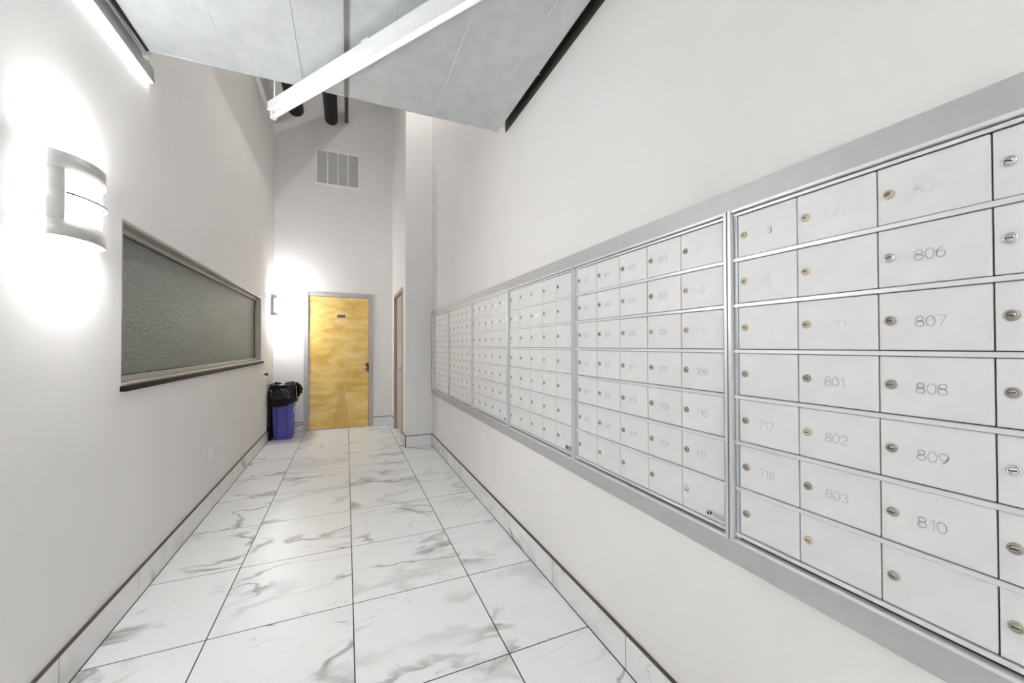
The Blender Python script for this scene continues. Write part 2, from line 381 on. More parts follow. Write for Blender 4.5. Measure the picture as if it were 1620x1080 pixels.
# ---------------------------------------------------------------- door_1: birch door in the end wall
d1 = empty('door_1', (-0.0995, YB, 0)); struct(d1, 'golden birch veneer door in a grey metal frame'); d1['category'] = 'door'
hw = (DX1-DX0)/2; lw0, lw1 = -0.434, 0.4425      # leaf span
bm = bmesh.new()
FW = 0.064
for b in ((-hw, -hw+FW, -0.012, T, 0, DZ), (hw-FW, hw, -0.012, T, 0, DZ), (-hw+FW, hw-FW, -0.012, T, DZ-FW, DZ)): bx(bm, *b, bev=0.003)
obj('frame', bm, mFrame, d1)
obj('stop', boxes((-hw+FW, -hw+FW+0.012, 0.055, 0.09, 0, DZ-FW), (hw-FW-0.012, hw-FW, 0.055, 0.09, 0, DZ-FW), (-hw+FW, hw-FW, 0.055, 0.09, DZ-FW-0.012, DZ-FW)), mFrame, d1)
leaf = obj('leaf', boxes((-hw+FW+0.003, hw-FW-0.006, 0.006, 0.05, 0.014, DZ-FW-0.003), bev=0.0015), mWood, d1)
obj('threshold', boxes((-hw+FW, hw-FW, 0.0, 0.1, 0.0, 0.010), bev=0.002), mGalv, d1)
for z in (0.28, 1.07, 1.86):
    h = obj('hinge', boxes((-hw+FW-0.006, -hw+FW+0.016, -0.001, 0.006, z-0.05, z+0.05)), mFrame, d1)
    bm = bmesh.new(); cyl(bm, (-hw+FW+0.003, -0.003, z-0.055), (0,0,1), 0.006, 0.11, 10); obj('hinge_pin', bm, mGalv2, h)
bm = bmesh.new(); lathe(bm, (0.385, 0.006, 0.965), (0,-1,0), [(0.032, 0), (0.034, 0.006), (0.014, 0.012), (0.012, 0.03), (0.026, 0.04), (0.029, 0.055), (0.022, 0.066), (0.0, 0.069)], 20)
k = obj('knob', bm, mBrass, d1); k['label'] = 'polished brass knob'
bm = bmesh.new(); bx(bm, 0.398, 0.447, -0.010, 0.006, 0.895, 1.035, bev=0.004); cyl(bm, (0.41, -0.010, 0.915), (0,-1,0), 0.016, 0.012, 14)
g = obj('latch_guard', bm, mBlack, d1); g['label'] = 'black metal latch guard plate'
bm = bmesh.new(); cyl(bm, (0.41, -0.022, 0.915), (0,-1,0), 0.008, 0.004, 12); obj('bolt_head', bm, mChrome, g)
sg = obj('sign_plate', boxes((-0.033, 0.083, 0.0, 0.006, 1.772, 1.812), bev=0.001), mSign, d1); sg['label'] = 'small dark brown name plate'
obj('lettering', boxes((-0.02, 0.03, -0.0008, 0.0, 1.790, 1.797), (0.035, 0.07, -0.0008, 0.0, 1.784, 1.790)), mSignInk, sg)

# ---------------------------------------------------------------- door_2: closet door seen edge on
d2 = empty('door_2', (PX, (SY0+SY1)/2, 0)); struct(d2, 'narrow view of the tan closet door in a taupe frame'); d2['category'] = 'door'
hs = (SY1-SY0)/2
bm = bmesh.new()
for b in ((-0.012, 0.1, -hs, -hs+0.05, 0, SZ), (-0.012, 0.1, hs-0.05, hs, 0, SZ), (-0.012, 0.1, -hs+0.05, hs-0.05, SZ-0.05, SZ)): bx(bm, *b, bev=0.003)
obj('frame', bm, mTaupe, d2)
obj('leaf', boxes((0.035, 0.08, -hs+0.053, hs-0.053, 0.01, SZ-0.053), bev=0.002), mTan, d2)
bm = bmesh.new(); lathe(bm, (0.035, -0.31, 1.0), (-1,0,0), [(0.03, 0), (0.03, 0.006), (0.012, 0.012), (0.012, 0.035), (0.024, 0.045), (0.026, 0.055), (0.0, 0.066)], 18)
obj('knob', bm, mChrome, d2)

# ---------------------------------------------------------------- mailboxes
XD = 1.047                              # plane of the little doors
ZT, RP, CP, RT = 1.691, 0.1325, 0.1605, 0.011
ZB = ZT-7*RP+RT
UP = 0.85                               # unit spacing
DH, DW = RP-RT, CP
def door_mesh():
    bm = bmesh.new(); bx(bm, 0, 0.006, -(DW-0.0026)/2, (DW-0.0026)/2, -(DH-0.0024)/2, (DH-0.0024)/2, bev=0.0008)
    return mesh('mailbox_door', bm, mAlu)
DOOR = door_mesh()
def lock_mesh(m):
    bm = bmesh.new()
    lathe(bm, (0, 0, 0), (-1, 0, 0), [(0.0096, 0.0), (0.0096, 0.0022), (0.0082, 0.0036), (0.0066, 0.0037), (0.0064, 0.0024), (0.0058, 0.0024), (0.0054, 0.0044), (0.0, 0.0046)], 18)
    nf = len(bm.faces)
    bx(bm, -0.0052, -0.003, -0.0047, 0.0047, -0.0011, 0.0011, mi=1)
    return mesh('lock', bm, [m, mSlot])
LOCKS = {'brass': lock_mesh(mBrass), 'nickel': lock_mesh(mNick), 'chrome': lock_mesh(mChrome)}
# engraved numerals drawn as strokes in a 0.62 x 1 cell
def arc(cx, cy, rx, ry, a0, a1, n=10):
    return [(cx+rx*math.cos(math.radians(a0+(a1-a0)*k/n)), cy+ry*math.sin(math.radians(a0+(a1-a0)*k/n))) for k in range(n+1)]
DIG = {
 '0': [arc(.31, .5, .31, .5, 90, 450, 16)],
 '1': [[(.12, .78), (.34, 1), (.34, 0)]],
 '2': [arc(.31, .70, .29, .30, 165, -40, 9)+[(.02, 0), (.62, 0)]],
 '3': [arc(.29, .75, .27, .25, 150, -90, 9)+arc(.29, .26, .31, .26, 90, -150, 10)],
 '4': [[(.47, 0), (.47, 1), (.0, .32), (.62, .32)]],
 '5': [[(.56, 1), (.10, 1), (.05, .56)]+arc(.29, .32, .31, .32, 120, -150, 10)],
 '6': [arc(.31, .31, .30, .31, 100, 460, 14), arc(.62, .32, .61, .68, 105, 180, 6)],
 '7': [[(.0, 1), (.62, 1), (.2, 0)]],
 '8': [arc(.31, .76, .25, .24, 90, 450, 12), arc(.31, .26, .31, .26, 90, 450, 14)],
 '9': [arc(.31, .69, .30, .31, 90, 450, 14), arc(0.0, .68, .61, .68, 0, -75, 6)],
}
def ribbon(bm, pts, w, t):
    """flat stroke on plane x=0 facing -x, pts are (u to the right, v up)"""
    for (a, b), (c, d) in zip(pts, pts[1:]):
        du, dv = c-a, d-b; l = math.hypot(du, dv)
        if l < 1e-7: continue
        nu, nv = -dv/l*w/2, du/l*w/2; eu, ev = du/l*w*0.3, dv/l*w*0.3
        q = [(a-eu+nu, b-ev+nv), (a-eu-nu, b-ev-nv), (c+eu-nu, d+ev-nv), (c+eu+nu, d+ev+nv)]
        f = [bm.verts.new((-t, -u, v)) for u, v in q]; g = [bm.verts.new((0, -u, v)) for u, v in q]
        bm.faces.new(f)
        for k in range(4): bm.faces.new((f[k], g[k], g[(k+1) % 4], f[(k+1) % 4]))
def number_mesh(s, m, hgt=0.0205, sw=0.0021):
    bm = bmesh.new(); u0 = 0
    for ch in s:
        if ch != ' ':
            for pl in DIG[ch]: ribbon(bm, [(u0+x*hgt, (y-0.5)*hgt) for x, y in pl], sw, 0.0004)
        u0 += hgt*(0.58 if ch == '1' else 0.76)
    return mesh('number', bm, m)
# building numbering: floors of 22, read upward down each column
seq = [f*100+n for f in range(1, 9) for n in range(1, 23)]
def number_at(unit, colm, row):                 # unit 5 = nearest; column 2 row 0 there = 805
    i = seq.index(805)+(unit-5)*35+(colm-2)*7+row
    return seq[i] if 0 <= i < len(seq) else None
WHITE = {713, 714, 707}; FADE = {715, 706, 708, 720, 721, 722, 716, 805}
CHROMES = {(5, 3, 0), (5, 3, 1), (5, 3, 4), (4, 4, 6), (4, 2, 1), (5, 2, 1)}
BRASS = {(5, 0, 0), (5, 0, 1), (5, 0, 2), (5, 1, 0), (5, 1, 1), (5, 1, 2), (5, 1, 4), (5, 1, 6), (4, 4, 1), (4, 3, 2), (4, 4, 2), (5, 2, 0)}
PAPERS = {(3, 0, 1), (3, 2, 1), (2, 0, 0), (2, 1, 0), (2, 2, 0), (2, 3, 0), (2, 4, 0), (2, 0, 1), (2, 2, 1), (2, 4, 1)}
LABELS = ['farthest bank of small aluminium mailboxes against the closet corner', 'second bank of aluminium mailboxes from the closet corner',
          'third bank of aluminium mailboxes from the closet corner', 'fourth bank of aluminium mailboxes with dark maker plate lower right',
          'bank of aluminium mailboxes holding doors 706 and 707', 'nearest bank of aluminium mailboxes with doors 713 to 810']
YU = 0.609+0.1605+0.02375                # far outer edge of unit F
for u in range(6):
    yf = YU+(5-u)*UP                     # far edge
    yn = yf-UP                           # near edge
    root = empty('mailbox_unit', (XR, (yf+yn)/2, ZB-0.03))
    tag(root, LABELS[u], 'mailbox', 'aluminium mailbox banks along the right wall')
    ox, oy, oz = XR, (yf+yn)/2, ZB-0.03
    g = 0.002
    zt, zb = 1.711, 0.7465
    sw = 0.0095                          # outer lip
    def rel(b): return (b[0]-ox, b[1]-ox, b[2]-oy, b[3]-oy, b[4]-oz, b[5]-oz)
    XO = 1.031
    obj('back_panel', boxes(rel((XD+0.0065, XR-0.0003, yn+0.004, yf-0.004, zb+0.004, zt-0.004))), mGap, root)
    for (a, b) in ((yf-g-sw, yf-g), (yn+g, yn+g+sw)):
        obj('stile', boxes(rel((XO, XD+0.006, a, b, zb, zt)), bev=0.001), mAluStile, root)
    # inner stiles, level with the doors
    obj('inner_stile', boxes(rel((XD-0.001, XD+0.006, yf-0.0225, yf-g-sw-0.002, zb+0.01, zt-0.01))), mAluStile, root)
    obj('inner_stile', boxes(rel((XD-0.001, XD+0.006, yn+g+sw+0.002, yn+0.0225, zb+0.01, zt-0.01))), mAluStile, root)
    ya, yb = yn+g+sw, yf-g-sw
    obj('top_lip', boxes(rel((XO+0.004, XD+0.006, ya, yb, zt-0.008, zt)), bev=0.0008), mAluRail, root)
    obj('bottom_lip', boxes(rel((XO+0.004, XD+0.006, ya, yb, zb, zb+0.0085)), bev=0.0008), mAluRail, root)
    obj('top_rail', boxes(rel((XD-0.003, XD+0.006, ya, yb, ZT+0.0015, ZT+0.0095)), bev=0.0008), mAluRail, root)
    obj('bottom_rail', boxes(rel((XD-0.004, XD+0.006, ya, yb, ZB-0.0115, ZB-0.0015)), bev=0.0008), mAluRail, root)
    yd = yf-0.02375                      # far edge of first column
    for r in range(1, 7):
        zr = ZT-RP*r
        obj('rail', boxes(rel((XD-0.005, XD+0.006, ya, yb, zr+0.0002, zr+RT-0.0008)), bev=0.0012), mAluRail, root)
    for c in range(5):
        for r in range(7):
            yc_ = yd-CP*(c+0.5); zc_ = ZT-RP*r-DH/2
            d = obj('mailbox_door', DOOR, None, root, (XD-ox, yc_-oy, zc_-oz))
            key = (u, c, r)
            kind = 'chrome' if key in CHROMES else 'brass' if key in BRASS else 'nickel'
            if u < 4 and kind == 'nickel' and random.random() < 0.1: kind = 'brass'
            l = obj('lock', LOCKS[kind], None, d, (0, CP/2-0.0195, 0.0015))
            l.rotation_euler = (random.choice([0, 0.12, -0.15, 0.3]), 0, 0)
            num = number_at(u, c, r)
            if num and u >= 3 and not (r == 6 and u >= 4) and not (u == 5 and c >= 3):
                m = mWhitePaint if num in WHITE else mFade if num in FADE else mEngr
                if u < 4: m = mFade
                obj('number', number_mesh(str(num), m, sw=0.0024 if num in WHITE else 0.0016), None, d, (0, CP/2-0.058, -0.002))
            if key in PAPERS:
                obj('paper_label', boxes((-0.0006, 0, -0.030, 0.012, -0.012, 0.009)), mPaper, d)
    # maker's plate on the last door of some banks
    if u in (0, 2, 3, 4):
        pl = obj('maker_plate', boxes((-0.0012, 0, -0.031, 0.031, -0.010, 0.010)), mPlateDark if u == 3 else mPlate, root, (XD-ox-0.0002, yn+0.023+0.036-oy, ZB+0.018-oz))
        bm = bmesh.new()
        def poly(pts):
            f = [bm.verts.new((-0.0018, -a, b)) for a, b in pts]; gq = [bm.verts.new((-0.001, -a, b)) for a, b in pts]; bm.faces.new(f)
            for k in range(len(pts)): bm.faces.new((f[k], gq[k], gq[(k+1) % len(pts)], f[(k+1) % len(pts)]))
        poly([(-0.029, -0.006), (-0.0235, 0.006), (-0.018, -0.006)]); poly([(-0.017, 0.006), (-0.017, -0.0005), (-0.0145, -0.006), (-0.009, 0.003), (-0.009, 0.006)])
        obj('logo', bm, mInk, pl)
        bm = bmesh.new(); bx(bm, -0.0017, -0.001, -0.029, 0.006, -0.0005, 0.0035); bx(bm, -0.0017, -0.001, -0.029, 0.006, -0.006, -0.0040)
        obj('lettering', bm, mInkGrey, pl)
YM1 = YU+5*UP; YM0 = YU-UP
# wide trim around the row of mailboxes
tr = empty('mailbox_trim', (XR, (YM0+YM1)/2, 0.68)); tag(tr, 'wide brushed metal surround framing the whole row of mailboxes', 'trim')
oy, oz = (YM0+YM1)/2, 0.68
YT1 = PY-0.0005; YT0 = YM0-0.06
obj('top_band', boxes((-0.015, -0.0003, YT0-oy, YT1-oy, 1.7112-oz, 1.7735-oz), bev=0.0015), mAluTrim, tr)
obj('bottom_band', boxes((-0.015, -0.0003, YT0-oy, YT1-oy, 0.680-oz, 0.7463-oz), bev=0.0015), mAluTrim, tr)
obj('end_band', boxes((-0.015, -0.0003, YM1+0.0005-oy, YT1-oy, 0.7463-oz, 1.7112-oz), bev=0.001), mAluTrim, tr)
obj('end_band', boxes((-0.015, -0.0003, YT0-oy, YM0-0.0005-oy, 0.7463-oz, 1.7112-oz), bev=0.001), mAluTrim, tr)

# ---------------------------------------------------------------- wall sconces
def make_sconce():
    root = empty('wall_sconce')
    hwid, dep, ht = 0.152, 0.096, 0.308
    def shell(bm, hw_, dp_, a0, a1, z0, z1, n=20, th=0.0025):
        ii, oo = [], []
        for k in range(n+1):
            a = a0+(a1-a0)*k/n
            for lst, s in ((oo, 0), (ii, -th)):
                lst.append([bm.verts.new((0.020+(dp_+s-0.014)*math.sin(a), -(hw_+s)*math.cos(a), z)) for z in (z0, z1)])
        for k in range(n):
            for q in ((oo[k][0], oo[k+1][0], oo[k+1][1], oo[k][1]), (ii[k][0], ii[k][1], ii[k+1][1], ii[k+1][0]),
                      (oo[k][1], oo[k+1][1], ii[k+1][1], ii[k][1]), (oo[k][0], ii[k][0], ii[k+1][0], oo[k+1][0])):
                f = bm.faces.new(q); f.smooth = q[0] is oo[k][0] and q[1] is oo[k+1][0] or q[0] is ii[k][0]
        for e in (0, n): bm.faces.new((oo[e][0], oo[e][1], ii[e][1], ii[e][0]))
    obj('back_plate', boxes((0.0003, 0.006, -0.11, 0.11, 0.02, ht-0.02), bev=0.001), mNickel, root)
    A = 0.60
    bm = bmesh.new()
    shell(bm, hwid, dep, 0.0, PI, 0.0, 0.062); shell(bm, hwid, dep, 0.0, PI, ht-0.062, ht)
    shell(bm, hwid, dep, 0.0, A, 0.062, ht-0.062, 6); shell(bm, hwid, dep, PI-A*0.72, PI, 0.062, ht-0.062, 6)
    obj('metal_shade', bm, mNickel, root)
    bm = bmesh.new(); shell(bm, hwid+0.006, dep+0.006, A*1.02, PI-A*0.4, 0.156, 0.164, 16, th=0.008)
    obj('cross_band', bm, mBandDark, root)
    bm = bmesh.new(); n = 16
    for z in (0.025, ht-0.025): pass
    a_ = [[bm.verts.new((0.012+0.066*math.sin(PI*k/n), -0.108*math.cos(PI*k/n), z)) for z in (0.02, ht-0.02)] for k in range(n+1)]
    for k in range(n): bm.faces.new((a_[k][0], a_[k+1][0], a_[k+1][1], a_[k][1])).smooth = True
    bm.faces.new([q[0] for q in a_]); bm.faces.new([q[1] for q in a_]); bm.faces.new((a_[0][0], a_[0][1], a_[n][1], a_[n][0]))
    obj('diffuser', bm, mDiff, root)
    bm = bmesh.new()
    for z0 in (0.008, ht-0.018): bx(bm, 0.02, 0.06, -0.075, 0.075, z0, z0+0.010, bev=0.002)
    obj('bulb', bm, mBulb, root)
    bm = bmesh.new(); cyl(bm, (0.008, 0.112, 0.10), (1, 0, 0), 0.004, 0.03, 8); cyl(bm, (0.008, -0.112, 0.10), (1, 0, 0), 0.004, 0.03, 8)
    obj('shade_post', bm, mChrome, root)
    return root
sc = make_sconce(); sc.location = (XL, 2.050, 1.718)
GS = 'curved metal wall sconces'
tag(sc, 'large lit wall sconce with curved metal shade near the frosted window', 'wall lamp', GS)
c = copy_tree(sc); c.location = (XL, 6.475, 1.745); tag(c, 'small distant lit wall sconce in the corner above the bin', 'wall lamp', GS)
for ch in c.children:
    if ch.name.startswith('diffuser'): ch.data = ch.data.copy(); ch.data.materials[0] = mDiff2
    if ch.name.startswith('bulb'): ch.data = ch.data.copy(); ch.data.materials[0] = mBulb2
c = copy_tree(sc); c.location = (XL, -2.2, 1.722); tag(c, 'added unseen wall sconce behind the viewer on the left wall', 'wall lamp', GS)  # extra sconce added as fill light, out of view
c = copy_tree(sc); c.location = (XR, -2.0, 1.722); c.rotation_euler = (0, 0, PI); tag(c, 'added unseen wall sconce behind the viewer on the right wall', 'wall lamp', GS)  # second added fill sconce on the opposite wall, also unseen

# ---------------------------------------------------------------- duct
ZD, DY1, DY0 = 2.845, 2.555, YF+0.05
duct = empty('air_duct', (0.027, DY1, ZD)); tag(duct, 'broad galvanized sheet metal air duct running under the ceiling', 'duct')
dxs = [-0.937, -0.585, -0.236, 0.0, 0.203, 0.533, 0.858, 0.989]
L_ = DY1-DY0
for a, b in zip(dxs, dxs[1:]):
    bm = bmesh.new(); n = 6; top = []
    vs = []
    for k in range(n+1):
        x = a+0.0008+(b-a-0.0016)*k/n; sag = -0.0014*math.sin(PI*k/n)**0.7 if 0 < k < n else 0.0
        vs.append([bm.verts.new((x-0.027, y, z+s)) for y, s in ((0, sag*0.3), (-0.9, sag), (-2.4, sag*0.6), (-L_, 0)) for z in (0.0,)])
    for k in range(n):
        for q in range(3): bm.faces.new((vs[k][q], vs[k+1][q], vs[k+1][q+1], vs[k][q+1])).smooth = False
    e = bmesh.ops.extrude_face_region(bm, geom=bm.faces[:])
    for v in [v for v in e['geom'] if isinstance(v, bmesh.types.BMVert)]: v.co.z += 0.012
    obj('panel', bm, mGalv, duct)
for x in dxs[1:-1]:
    if abs(x) < 0.001: continue
    obj('seam', boxes((x-0.027-0.0022, x-0.027+0.0022, -L_, 0, -0.0035, 0.01), bev=0.001), mSeam, duct)
obj('side_panel', boxes((dxs[0]-0.027-0.002, dxs[0]-0.027, -L_, 0, 0.0, 0.42)), mGalv, duct)
obj('side_panel', boxes((dxs[-1]-0.027, dxs[-1]-0.027+0.002, -L_, 0, 0.0, 0.42)), mGalv, duct)
obj('top_panel', boxes((dxs[0]-0.027, dxs[-1]-0.027, -L_, 0, 0.42, 0.424)), mGalv, duct)
obj('end_panel', boxes((dxs[0]-0.027, dxs[-1]-0.027, -0.004, 0.0, 0.013, 0.42)), mGalv, duct)
obj('end_flange', boxes((dxs[0]-0.027, dxs[-1]-0.027, -0.002, 0.004, -0.003, 0.02)), mGalv, duct)
obj('stiffener', boxes((-0.0145-0.027, -0.0125-0.027, -L_, 0, -0.024, 0.0), (-0.0145-0.027, 0.0115-0.027, -L_, 0, -0.003, -0.0005)), mGalv2, duct)
bm = bmesh.new(); cyl(bm, (dxs[-1]-0.025, -0.62, 0.012), (1, 0, 0), 0.005, 0.02, 8); cyl(bm, (dxs[-1]-0.025, -0.62, 0.012), (1, 0, 0), 0.008, 0.006, 6)
obj('side_bolt', bm, mChrome, duct)
for y in (0.6, -1.9):
    for x in (-0.6, 0.65):
        bm = bmesh.new(); cyl(bm, (x, y-DY1, 0.42), (0, 0, 1), 0.006, ZC-ZD-0.42, 8); obj('hanger_rod', bm, mGalv2, duct)

# ---------------------------------------------------------------- linear strip along the left wall
st = empty('wall_strip_light', (XL, 2.73, 2.77)); tag(st, 'slim lit strip light along the top of the left wall', 'lamp')
LS = 2.73-(YF+0.1)
obj('housing', boxes((0.0245, 0.0285, -LS, -0.004, 0.0, 0.078), (0.0005, 0.0285, -LS, -0.06, 0.078, 0.084), (0.0005, 0.003, -LS, 0.0, 0.004, 0.078), bev=0.0008), mFixGrey, st)
bm = bmesh.new(); vs = [(0.0035, -0.001, 0.006), (0.0285, -0.001, 0.002), (0.0285, -0.001, 0.012), (0.0285, -0.06, 0.078), (0.0035, -0.06, 0.078)]
v0 = [bm.verts.new(v) for v in vs]; v1 = [bm.verts.new((a, b-0.004, cc)) for a, b, cc in vs]
bm.faces.new(v0); bm.faces.new(v1)
for k in range(5): bm.faces.new((v0[k], v0[(k+1) % 5], v1[(k+1) % 5], v1[k]))
obj('end_cap', bm, mFixGrey, st)
obj('diffuser', boxes((0.0035, 0.0242, -LS, -0.006, -0.003, 0.004), bev=0.001), mStripD, st)
for y in (-0.5, -2.4, -4.6): obj('bracket', boxes((0.0005, 0.020, y-0.015, y+0.015, 0.005, 0.078)), mGalv2, st)
# conduits between the duct and the wall strip
for dx_, dz_, ye_, mm_, lab in ((0.052, 2.815, 2.575, mChrome, 'bright thin conduit beside the duct, next to the strip light'), (0.058, 2.85, 2.59, mBlackPipe, 'dark thin conduit tucked along the left edge of the duct')):
    cd = empty('conduit', (XL+dx_, ye_, dz_)); tag(cd, lab, 'pipe', 'conduits at the left edge of the duct')
    bm = bmesh.new(); cyl(bm, (0, 0, 0), (0, -1, 0), 0.009, ye_-YF-0.05, 14); obj('tube', bm, mm_, cd)
    bm = bmesh.new(); lathe(bm, (0, -0.03, 0), (0, 1, 0), [(0.0105, 0), (0.0115, 0.004), (0.0115, 0.022), (0.009, 0.032), (0.0, 0.036)], 14); obj('end_cap', bm, mGalv, cd)
    for y in (-0.9, -3.0): obj('strap', boxes((-dx_+0.0005, 0.0, y-0.01, y+0.01, 0.0095, 0.0125)), mGalv2, cd)

# ---------------------------------------------------------------- hanging fluorescent strips
def make_strip(length, hang, mt=None):
    """runs along +x from its origin, housing above, tube below"""
    root = empty('fluorescent_strip')
    bm = bmesh.new(); bx(bm, 0, length, -0.032, 0.032, 0.034, 0.082, bev=0.002)
    obj('housing', bm, mFix, root)
    obj('reflector', boxes((0.004, length-0.004, -0.036, 0.036, 0.030, 0.034)), mFix, root)
    for x in (0.0, length-0.02):
        bm = bmesh.new(); bx(bm, x, x+0.02, -0.016, 0.016, -0.014, 0.030, bev=0.002); obj('lamp_holder', bm, mFix, root)
    bm = bmesh.new(); cyl(bm, (0.02, 0, 0.002), (1, 0, 0), 0.013, length-0.04, 16); obj('tube', bm, mt or mTube, root)
    for x in hang:
        c = obj('clamp', boxes((x-0.022, x+0.022, -0.034, 0.034, 0.082, 0.088), (x-0.014, x+0.014, -0.016, 0.016, 0.088, 0.098)), mFix, root)
    return root
a = Vector((-0.418, 2.745, 2.722)); b = Vector((0.505, 1.45, 2.722)); d = (b-a).normalized()
s1 = make_strip(2.25, (0.9, 1.6)); s1.location = a; s1.rotation_euler = (0, 0, math.atan2(d.y, d.x))
GF = 'fluorescent strips hung below the duct'
tag(s1, 'white fluorescent strip hung diagonally below the metal duct', 'lamp', GF)
bm = bmesh.new(); cyl(bm, (0.02, 0, 0.082), (0, 0, 1), 0.0055, ZC-2.722-0.082, 8); obj('hanger_rod', bm, mFix, s1)
s2 = make_strip(1.9, (0.4, 1.5), mFillRear); s2.location = (0.4, -2.9, 2.722); s2.rotation_euler = (0, 0, PI/2)  # added fill lamp behind the viewer, brightens the near end
tag(s2, 'added unseen fluorescent strip under the duct behind the viewer', 'lamp', GF)

s3 = make_strip(1.5, (0.3, 1.2), mFillHigh); s3.location = (0.42, 3.35, 5.45); s3.rotation_euler = (0, 0, PI/2)  # added fill lamp hidden by the duct, lifts the upper walls and far end
tag(s3, 'added unseen fluorescent strip on the high ceiling beyond the duct', 'lamp', GF)
for x_ in (0.3, 1.2):
    bm = bmesh.new(); cyl(bm, (x_, 0, 0.098), (0, 0, 1), 0.0055, ZC-5.45-0.098, 8); obj('hanger_rod', bm, mFix, s3)
# dark L-shaped strip on the right wall just above the duct edge
la = empty('dark_wall_strip', (XR, DY1, 2.85)); tag(la, 'dark L-shaped strip along the right wall above the duct edge', 'angle iron')
obj('upright_leg', boxes((-0.008, -0.0005, DY0-DY1, -0.005, 0.0, 0.16)), mDarkStrip, la)
obj('flat_leg', boxes((-0.05, -0.008, DY0-DY1, -0.005, 0.15, 0.16)), mDarkStrip, la)
# ---------------------------------------------------------------- pipes at the top of the end wall
def pipe(name, x, z, r, m, label, y0=-1.0):
    root = empty(name, (x, YB, z)); tag(root, label, 'pipe', 'dark pipes at the top of the end wall')
    bm = bmesh.new(); cyl(bm, (0, -0.0005, 0), (0, -1, 0), r, YB-y0, 28); obj('run', bm, m, root)
    bm = bmesh.new(); lathe(bm, (0, -0.001, 0), (0, -1, 0), [(r+0.010, 0), (r+0.010, 0.004), (r+0.001, 0.006)], 28); obj('wall_collar', bm, mWall, root)
    return root
pipe('black_pipe', -0.722, 4.965, 0.112, mBlackPipe, 'thick black pipe entering the end wall, nearer the left corner')
pipe('black_pipe', -0.226, 4.925, 0.096, mBlackPipe, 'thick black pipe entering the end wall above the vent')
bb = obj('brown_beam', boxes((-0.026, 0.026, -(YB-0.0), 0.0, 0.0, 0.20), bev=0.003), mBrown, None, (-0.004, YB-0.0005, 4.915))
tag(bb, 'narrow brown steel bar entering the end wall right of the pipes', 'beam')

# ---------------------------------------------------------------- vent grille
vt = empty('vent_grille', (-0.1275, YB, 3.85)); tag(vt, 'white four section louvred air vent high on the end wall', 'vent')
VW, VH = 0.337, 0.583
obj('cavity', boxes((-VW+0.03, VW-0.03, -0.004, -0.0005, 0.03, VH-0.03)), mVentIn, vt)
for nm, b_ in (('frame_side', (-VW, -VW+0.038, -0.016, -0.0005, 0, VH)), ('frame_side', (VW-0.038, VW, -0.016, -0.0005, 0, VH)),
               ('frame_rail', (-VW+0.038, VW-0.038, -0.016, -0.0005, 0, 0.038)), ('frame_rail', (-VW+0.038, VW-0.038, -0.016, -0.0005, VH-0.038, VH))):
    obj(nm, boxes(b_, bev=0.002), mVent, vt)
iw = 2*(VW-0.038)/4
for k in range(1, 4):
    x = -VW+0.038+iw*k; obj('mullion', boxes((x-0.007, x+0.007, -0.017, -0.0005, 0.038, VH-0.038)), mVent, vt)
for k in range(4):
    bm = bmesh.new(); x0 = -VW+0.038+iw*k+(0.0075 if k else 0); x1 = -VW+0.038+iw*(k+1)-(0.0075 if k < 3 else 0)
    z = 0.046
    while z < VH-0.05:
        q = [bm.verts.new(v) for v in ((x0, -0.005, z), (x1, -0.005, z), (x1, -0.014, z+0.011), (x0, -0.014, z+0.011))]
        q2 = [bm.verts.new(v.co+Vector((0, 0.0008, 0.001))) for v in q]
        bm.faces.new(q); bm.faces.new(q2[::-1])
        for s in range(4): bm.faces.new((q[s], q2[s], q2[(s+1) % 4], q[(s+1) % 4]))
        z += 0.0135
    o = obj('louvres', bm, mSlat, vt); o['kind'] = 'stuff'

# ---------------------------------------------------------------- recycling bin with black liner
BX, BY = -0.825, 6.43
bn = empty('recycling_bin', (BX, BY, 0)); tag(bn, 'slim blue plastic recycling bin in the corner by the door', 'bin')
def bin_ring(bm, z, hx, hy, r=0.03, off=(0, 0)):
    pts = []
    for cx, cy, a0 in ((hx-r, hy-r, 0), (-hx+r, hy-r, 90), (-hx+r, -hy+r, 180), (hx-r, -hy+r, 270)):
        for k in range(5): t = math.radians(a0+k*22.5); pts.append(bm.verts.new((cx+r*math.cos(t)+off[0], cy+r*math.sin(t)+off[1], z)))
    return pts
bm = bmesh.new(); prev = None
for z, hx, hy in ((0.0, 0.112, 0.155), (0.02, 0.116, 0.158), (0.33, 0.126, 0.175), (0.70, 0.138, 0.195), (0.735, 0.146, 0.203), (0.75, 0.146, 0.203), (0.75, 0.135, 0.19), (0.12, 0.112, 0.16)):
    rg = bin_ring(bm, z, hx, hy)
    if prev:
        for k in range(20): bm.faces.new((prev[k], prev[(k+1) % 20], rg[(k+1) % 20], rg[k])).smooth = False
    else: bm.faces.new(rg[::-1])
    prev = rg
bm.faces.new(prev)
obj('body', bm, mBlue, bn)
for x in (-0.068, 0.052):
    bm = bmesh.new(); bx(bm, x-0.006, x+0.006, -0.006, 0.004, 0.0, 0.46, bev=0.002)
    obj('rib', bm, mBlueDark, bn, (0, -0.160, 0.03), (0.055, 0, 0))
obj('rib', boxes((-0.055, 0.04, -0.004, 0.004, 0, 0.010), bev=0.002), mBlueDark, bn, (0, -0.171, 0.23))
obj('white_sticker', boxes((0.0, 0.0015, -0.05, 0.05, -0.05, 0.05)), mPlastic, bn, (0.1325, -0.05, 0.40), (0, 0.03, 0))

